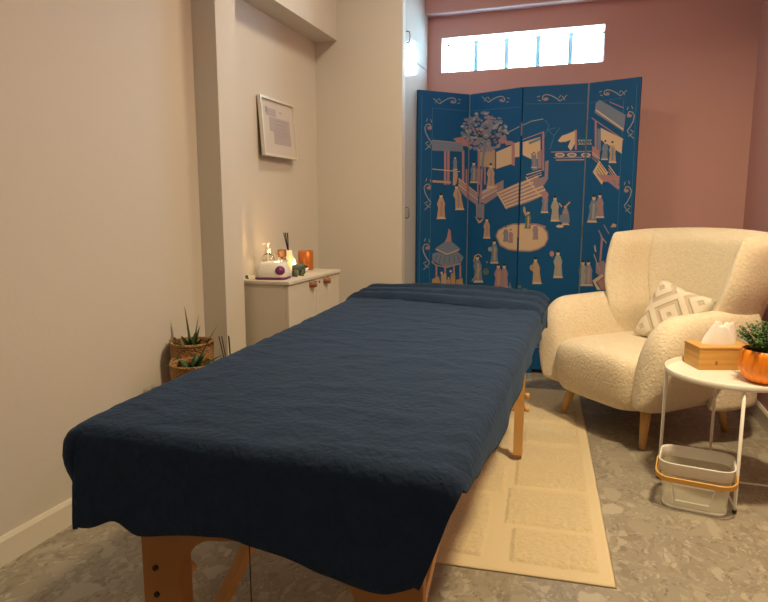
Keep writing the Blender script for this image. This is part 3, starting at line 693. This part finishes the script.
# ------------------------------------------------------------------ tray table
tc_ = (.53, 2.655)
tt = thing('side_table', 'round white metal tray table on thin legs in front of the armchair', 'side table', (*tc_, 0))
TR = .238; TT = .462
link('tray', lathe([(.0, TT-.006), (TR-.012, TT-.006), (TR-.002, TT-.004), (TR, TT), (TR, TT+.016), (TR-.0025, TT+.018), (TR-.006, TT+.016), (TR-.007, TT+.002), (TR-.014, TT), (.001, TT)], 72, cap0=False), M['whitemetal'], tt, True)
LP = [(.001, -.232), (-.010, .232), (-.232, .008), (.226, .01)]
for a in LP:
    o = link('leg', tube(bmesh.new(), [(a[0], a[1], .012), (a[0], a[1], .03), (a[0]*.985, a[1]*.985, TT-.004)], .0062, 12), M['whitemetal'], tt, True)
    link('foot_cap', tube(bmesh.new(), [(a[0], a[1], 0), (a[0], a[1], .014)], .008, 12), M['black'], o, True)
link('cross_bar', tube(bmesh.new(), [(LP[0][0], LP[0][1], .022), (LP[1][0], LP[1][1], .022)], .004, 8), M['whitemetal'], tt, True)
link('cross_bar', tube(bmesh.new(), [(LP[2][0], LP[2][1], .022), (LP[3][0], LP[3][1], .022)], .004, 8), M['whitemetal'], tt, True)
# tissue box
ZT = TT+.0005
tb = thing('tissue_box', 'bamboo tissue box with a white tissue pulled up, on the tray table', 'tissue box', (.485, 2.785, ZT), math.radians(17))
# local: x along the long side
bm = box(-.095, .115, -.080, .053, 0, .084, bev=.002)
link('box', bm, M['bamboo'], tb)
bm = box(-.097, .117, -.082, .055, .084, .092, bev=.0015); o = link('lid', bm, M['bamboo'], tb)
link('knot_mark', box(-.030, -.022, -.0810, -.0799, .02, .036), mat('brown_mark', (.28, .13, .03), .6), tb)
bm = bmesh.new(); rings = []
for k in range(13):
    t_ = k/12; z = .091+.078*t_; ring = []
    for a_ in range(40):
        a = 2*PI*a_/40; r0 = (1-.45*t_**1.5); wv = 1+.14*math.sin(a*5+t_*2)*t_+.10*math.sin(a*3+1)*t_
        ring.append((-.002+.018+.070*r0*wv*math.cos(a)*(1-.1*t_)+.012*t_, .0+.030*r0*wv*math.sin(a), z+(.010*math.sin(a*2+1)*t_-.006*math.sin(a*5)*t_)))
    rings.append(ring)
for rad in (.7, .4): rings.append([(.03+(p_[0]-.03)*rad, p_[1]*rad, p_[2]-.008*(1-rad)) for p_ in rings[12]])
ts = link('tissue', loft(bm, rings, cap0=False), M['tissue'], tb, True)
# orange pot and plant
pt = thing('potted_plant', 'small bushy green plant in a ribbed orange pot on the tray table', 'plant', (.628, 2.575, ZT))
prof = [(.044, .0), (.060, .003), (.078, .020), (.089, .046), (.092, .076), (.089, .105), (.084, .122), (.081, .123), (.079, .119), (.079, .110)]
link('pot', lathe(prof, 132, wob=lambda a: 1.03-.055*(1-abs(math.sin(a*11)))**1.5, cap1=False), M['orange'], pt, True)
link('soil', lathe([(.0, .108), (.080, .108)], 24, cap0=False, cap1=False), M['soil'], pt)
bm = bmesh.new(); random.seed(3)
for s in range(76):
    a = random.uniform(0, 2*PI); r = random.uniform(.0, .05); el = random.uniform(.15, 1.0)
    base = Vector((r*math.cos(a), r*math.sin(a), .108)); hh = random.uniform(.045, .105)*(1.05-.3*el*0); sp = .075*(r/.05+.35)
    tip = base+Vector((math.cos(a)*sp*random.uniform(.4, 1), math.sin(a)*sp*random.uniform(.4, 1), hh))
    mid = (base+tip)/2+Vector((0, 0, .012)); tube(bm, [base, mid, tip], .0011, 5, mi=2)
    for q in range(20):
        t_ = .25+.75*q/19; c = base.lerp(mid, t_*2) if t_ < .5 else mid.lerp(tip, t_*2-1)
        b_ = q*2.4; d_ = Vector((math.cos(b_), math.sin(b_), .55)).normalized(); l_ = random.uniform(.010, .016); wd = d_.cross(Vector((0, 0, 1))).normalized()*l_*.42
        nn = d_.cross(wd).normalized()*l_*.12
        vs = [bm.verts.new(c), bm.verts.new(c+d_*l_*.5+wd+nn), bm.verts.new(c+d_*l_), bm.verts.new(c+d_*l_*.5-wd+nn)]
        f = bm.faces.new(vs); f.material_index = 1 if (t_ > .85 and s % 3 == 0) else 0
link('foliage', bm, [M['leafdark'], M['leaflight'], M['leafdark']], pt)

# ------------------------------------------------------------------ storage basket on the floor
sb = thing('storage_basket', 'white mesh plastic basket with a yellow-tan handle on the floor under the tray table', 'basket', (.402, 2.462, 0), math.radians(-9))
def ring_at(hx, hy, r, z, n=6): return [(a, b, z) for a, b in rrect(hx, hy, r, n)]
rings = [ring_at(.098, .078, .035, .004), ring_at(.104, .084, .038, .012), ring_at(.118, .095, .045, .135)]
bm = loft(bmesh.new(), rings, cap0=True, cap1=False)
link('mesh_wall', bm, M['basketplastic'], sb, True)
link('base_rim', loft(bmesh.new(), [ring_at(.100, .080, .036, .0), ring_at(.106, .086, .038, .002), ring_at(.1075, .0865, .038, .012), ring_at(.105, .085, .038, .014)], cap0=True, cap1=False), M['white'], sb, True)
out_ = [ring_at(.1185, .0955, .046, .128), ring_at(.1230, .0995, .047, .130), ring_at(.1255, .102, .048, .165), ring_at(.1275, .104, .049, .170), ring_at(.1235, .100, .047, .171), ring_at(.1215, .098, .046, .165), ring_at(.1165, .0935, .044, .130)]
link('rim', loft(bmesh.new(), out_+[out_[0]], cap0=False, cap1=False), M['white'], sb, True)
# front label frame
bm = bmesh.new()
yf0, yf1 = -.0885, -.0955
def fpt(x, z): return (x, -(.084+(z-.012)/.123*.011)-.001, z)
for a, b in (((-.062, .035), (.052, .035)), ((.052, .035), (.064, .095)), ((.064, .095), (-.074, .095)), ((-.074, .095), (-.062, .035))):
    tube(bm, [fpt(*a), fpt(*b)], .0028, 6)
link('label_frame', bm, M['white'], sb)
# handle folded down round the front
hr = rrect(.133, .110, .050, 6); pts = [(a, b) for a, b in hr if b <= .012]
pts = sorted([p_ for p_ in hr if p_[1] < .03], key=lambda p_: math.atan2(p_[1]-.03, p_[0]) if True else 0)
pts = [(-.1335, .025)]+[p_ for p_ in sorted(pts, key=lambda q_: (math.atan2(q_[1], q_[0]) % (2*PI))) if p_[1] < 0]+[(.1335, .025)]
def hz(y): return .140-.024*max(0, (.03-y)/.14)
rings = []
for i, (x, y) in enumerate(pts):
    nx_, ny_ = x, y; l = math.hypot(nx_, ny_); nx_, ny_ = nx_/l, ny_/l; z = hz(y)
    rings.append([(x+nx_*.003, y+ny_*.003, z-.011), (x+nx_*.004, y+ny_*.004, z+.007), (x-nx_*.003, y-ny_*.003, z+.008), (x-nx_*.004, y-ny_*.004, z-.010)])
o = link('handle', loft(bmesh.new(), rings), mat('yellow_tan_plastic', (.66, .36, .08), .4), sb); bevel_mod(o, .002, 2)

# ------------------------------------------------------------------ cabinet in the alcove
cb = thing('cabinet', 'low white two-door cabinet with leather pulls in the alcove', 'cabinet', (-1.535, 2.965, 0))
def CBX(x0, x1, y0, y1, z0, z1, **k): return box(x0+1.535, x1+1.535, y0-2.965, y1-2.965, z0, z1, **k)
CW = mat('cabinet_white', (.66, .62, .54), .4)
link('body', CBX(-1.700, -1.392, 2.645, 3.272, .06, .735, bev=.002), CW, cb)
link('top', CBX(-1.702, -1.364, 2.638, 3.282, .735, .753, bev=.003), CW, cb)
link('plinth', CBX(-1.695, -1.41, 2.66, 3.26, 0, .06), CW, cb)
for y0, y1, hy in ((2.647, 2.957, 2.902), (2.961, 3.270, 3.078)):
    d = link('door', CBX(-1.391, -1.372, y0, y1, .066, .732, bev=.002), CW, cb)
    bm = bmesh.new(); rings = []
    for k in range(13):
        a = PI*k/12; rings.append([(.163+.026*math.sin(a)+dr_*math.sin(a), hy-2.965-.0+(.022+dr_)*math.cos(a), .712+dz) for dr_, dz in ((0, -.014), (.004, -.014), (.004, .014), (0, .014))])
    link('pull', loft(bm, rings), M['leather'], d, True)
lk = link('lock', tube(bmesh.new(), [(.1615, 3.00-2.965, .712), (.1655, 3.00-2.965, .712)], .006, 12), M['black'], cb)

ZCB = .7535
# wax heater
wh = thing('wax_heater', 'white domed wax heater with purple oval badge on the cabinet front corner', 'wax heater', (-1.505, 2.745, ZCB), math.radians(12))
def dome(prof, mi=0):
    rings = [[(a, b, z) for a, b in rrect(hx, hy, min(hx, hy)*.45, 6)] for hx, hy, z in prof]; return loft(bmesh.new(), rings)
link('purple_base', dome([(.076, .066, 0), (.080, .070, .002), (.080, .070, .008), (.076, .066, .010)]), M['purple'], wh, True)
link('housing', dome([(.075, .066, .010), (.080, .070, .014), (.075, .066, .04), (.064, .056, .070), (.056, .048, .080), (.03, .03, .082)]), M['white'], wh, True)
bm = bmesh.new(); c = Vector((.046, -.0635, .042)); c = Vector((.052, -.072, .036))
tmp = lathe([(0.0005, .006), (.020, .004), (.023, 0), (.023, -.016)], 24, cap0=False, cap1=False)
R_ = Matrix.Translation((.054, -.062, .046)) @ Matrix.Rotation(math.radians(28), 4, 'Z') @ Matrix.Rotation(math.radians(74), 4, 'X') 
bmesh.ops.transform(tmp, matrix=R_, verts=tmp.verts[:]); link('badge', tmp, M['purple'], wh, True)
tmp = bmesh.new(); tube(tmp, [(-.008, 0, .0045), (0, .006, .0048), (.008, 0, .0045)], .0012, 6); bmesh.ops.transform(tmp, matrix=R_, verts=tmp.verts[:]); link('badge_mark', tmp, mat('lilac_mark', (.5, .2, .45), .4), wh)
# pump bottle
pb = thing('pump_bottle', 'clear glass pump bottle of liquid standing behind the white wax heater', 'bottle', (-1.60, 2.865, ZCB))
link('bottle', lathe([(.030, 0), (.034, .004), (.034, .085), (.030, .100), (.014, .112), (.012, .122)], 28, cap1=False), M['glass'], pb, True)
link('liquid', lathe([(.029, .004), (.031, .008), (.031, .05), (.0, .05)], 24, cap1=False), mat('amber_oil', (.60, .45, .22), .1, trans=.7), pb, True)
bm = lathe([(.015, .118), (.015, .138), (.006, .14), (.005, .160), (.012, .162), (.012, .170), (.004, .172)], 20); tube(bm, [(0, 0, .166), (-.016, -.020, .166), (-.020, -.026, .160)], .004, 8)
link('pump', bm, M['white'], pb, True)
link('dip_tube', tube(bmesh.new(), [(0, 0, .01), (0, 0, .12)], .003, 8), M['white'], pb)
# cork-lidded jar
jr = thing('cork_lid_jar', 'small glass jar with a brown cork lid beside the pump bottle', 'jar', (-1.565, 2.955, ZCB))
link('jar', lathe([(.026, 0), (.029, .003), (.029, .07), (.022, .085), (.020, .094)], 26, cap1=False), M['glass'], jr, True)
link('lid', lathe([(.019, .088), (.023, .094), (.024, .125), (.021, .128)], 22), M['cork'], jr, True)
link('stick', tube(bmesh.new(), [(-.012, -.052, .115), (.0, -.018, .088), (.012, .01, .074)], .0035, 7), M['cork'], jr)
# reed diffuser
rd = thing('reed_diffuser', 'white diffuser bottle with painted-in glow and black reeds near the back of the cabinet', 'diffuser', (-1.565, 3.03, ZCB))
link('bottle', lathe([(.024, 0), (.027, .003), (.027, .085), (.020, .098), (.018, .118), (.014, .120)], 26), M['wax_glow'], rd, True)
for a in ((-.010, .006), (-.004, -.002), (.002, .008), (-.014, 0), (.004, .0)): link('reed', tube(bmesh.new(), [(0, 0, .10), (a[0]*1.2-.006, a[1]*1.2-.008, .215)], .0024, 6), M['reed'], rd)
# tea light
tl = thing('tea_light_candle', 'small glowing candle in front of the white diffuser bottle', 'candle', (-1.51, 2.985, ZCB))
link('holder', lathe([(.016, 0), (.019, .002), (.019, .042), (.017, .042), (.017, .03), (0, .03)], 24, cap1=False), M['wax_glow'], tl, True)
link('flame', lathe([(.002, .034), (.008, .046), (.009, .056), (.005, .070), (.001, .080)], 14), M['flame'], tl, True)
# elephant shaped holder
eh = thing('elephant_ornament', 'grey green elephant ornament at the front edge of the cabinet', 'ornament', (-1.432, 2.875, ZCB), math.radians(78))
bm = box(-.040, .036, -.016, .016, .028, .062, bev=.012, seg=3)
for x in (-.030, .022):
    for y in (-.009, .009): tube(bm, [(x, y, 0), (x, y, .035)], [.0085, .0095], 10)
tube(bm, [(.030, 0, .054), (.046, 0, .046), (.050, 0, .026), (.052, 0, .008)], [.015, .011, .006, .004], 10)
link('body', bm, M['green'], eh, True)
for s in (-1, 1): link('ear', (lambda b_: (bmesh.ops.transform(b_, matrix=Matrix.Translation((.026, s*.017, .048)) @ Matrix.Rotation(PI/2, 4, 'X'), verts=b_.verts[:]), b_)[1])(lathe([(.0005, .003), (.012, .002), (.013, -.002), (.0005, -.003)], 14)), M['green'], eh, True)
# black lid dish
bd = thing('small_bowl', 'tiny pale bowl with a black lid before the copper candle holder', 'bowl', (-1.50, 3.075, ZCB))
link('bowl', lathe([(.018, 0), (.026, .010), (.029, .024)], 24), M['white'], bd, True)
link('lid', lathe([(.024, .0245), (.026, .030), (.015, .036), (.004, .040)], 24), M['black'], bd, True)
# copper candle holder
cp = thing('candle_holder', 'orange copper cylinder candle holder at the far end of the cabinet', 'candle holder', (-1.545, 3.20, ZCB))
link('cylinder', lathe([(.040, 0), (.043, .003), (.043, .106), (.040, .108), (.038, .106), (.038, .02), (0, .02)], 36, cap1=False), M['copper'], cp, True)
link('wax', lathe([(0, .021), (.037, .021), (.037, .05), (0, .05)], 30, cap0=False, cap1=False), M['wax_glow'], cp, True)
# black item
tw = link('tweezers', tube(tube(bmesh.new(), [(-1.655, 2.735, ZCB+.005), (-1.625, 2.70, ZCB+.005), (-1.60, 2.665, ZCB+.004)], [.005, .004, .002], 8), [(-1.648, 2.742, ZCB+.005), (-1.655, 2.735, ZCB+.005)], .006, 8), M['black'], None, True)
tag(tw, 'small black tool lying at the left rear edge of the white cabinet', 'tool')
l = bpy.data.lights.new('candle_light', 'POINT'); l.energy = .75; l.color = (1, .58, .22); l.shadow_soft_size = .012
o = bpy.data.objects.new('candle_light', l); o.location = (-1.545, 2.86, ZCB+.10); COL.objects.link(o)

# ------------------------------------------------------------------ plants in woven baskets
st = thing('plant_stand', 'low wooden stand holding the woven plant baskets by the left wall', 'stand', (-1.50, 2.19, 0))
link('top', box(-.17, .15, -.245, .125, .232, .25, bev=.003), M['beechdark'], st)
for x in (-.14, .12):
    for y in (-.21, .09): link('leg', tube(bmesh.new(), [(x, y, 0), (x, y, .232)], [.011, .014], 12), M['beechdark'], st, True)
def woven(name, label, loc, r, h, seed, leaves):
    random.seed(seed); t = thing(name, label, 'plant', loc, 0, 'aloe plants in woven baskets')
    prof = [(r*.86, 0), (r*.92, .006)]+[(r*(.92+.08*k/8)+.0016*(k % 2), .006+(h-.012)*k/8) for k in range(1, 9)]+[(r*1.03, h-.004), (r*1.03, h+.004), (r*.98, h+.005), (r*.96, h-.006), (r*.95, h-.045)]
    link('woven_basket', lathe(prof, 40, cap1=False), M['wicker'], t, True)
    for s in (-1, 1): link('handle', tube(bmesh.new(), [(s*r*1.0, -.018, h-.004), (s*r*1.06, -.014, h+.006), (s*r*1.07, 0, h+.010), (s*r*1.06, .014, h+.006), (s*r*1.0, .018, h-.004)], .0045, 8), M['wicker'], t, True)
    link('soil', lathe([(0, h-.035), (r*.95, h-.035)], 24, cap0=False, cap1=False), M['soil'], t)
    for (ang, ln_, up, wd) in leaves:
        a = math.radians(ang); d_ = Vector((math.cos(a), math.sin(a), 0)); rings = []; ln_ *= 1.3; wd *= 1.9
        for k in range(9):
            s = k/8; c = Vector((0, 0, h-.036))+d_*(ln_*s*(1-up)*(1+.3*s)+.006)+Vector((0, 0, ln_*up*s-ln_*.12*s*s*(1-up)))
            sd = Vector((-d_.y, d_.x, 0)); ww = wd*(1-s)**.7*(.75+.6*s*(1-s)*2)+.0006; tt_ = ww*.35
            rings.append([c+sd*ww, c+d_*0+Vector((0, 0, tt_*-.9)), c-sd*ww, c+Vector((0, 0, tt_*.3))])
        link('leaf', loft(bmesh.new(), rings), M['aloe'], t, True)
    return t
woven('aloe_plant', 'aloe in the taller woven basket against the left wall', (-1.604, 2.20, .2505), .090, .285, 5,
      [(200, .16, .93, .011), (20, .14, .88, .010), (110, .10, .6, .010), (160, .09, .5, .010), (250, .08, .7, .012), (300, .09, .6, .011), (340, .10, .55, .010), (60, .10, .8, .010), (210, .10, .45, .010)])
woven('aloe_plant', 'spreading aloe in the front woven basket beside the blanket edge', (-1.475, 2.018, .2505), .084, .245, 9,
      [(20, .22, .72, .013), (35, .15, .45, .012), (5, .13, .28, .012), (185, .10, .25, .011), (160, .11, .4, .011), (215, .10, .35, .012), (110, .09, .6, .011), (300, .10, .5, .012), (340, .12, .6, .012), (60, .10, .7, .011)])
rd = thing('reed_diffuser', 'black diffuser reeds standing on the plant stand next to the white pillar', 'diffuser', (-1.425, 2.225, .2505))
link('bottle', lathe([(.022, 0), (.025, .003), (.025, .13), (.012, .15), (.011, .17)], 22), M['glass'], rd, True)
for a in ((-.055, -.01), (-.048, .0), (-.012, .0), (-.022, .01), (-.034, -.02)): link('reed', tube(bmesh.new(), [(0, 0, .03), (a[0], a[1], .315)], .0020, 6), M['reed'], rd)
sb.scale = (1.0, 1.0, 1.06)
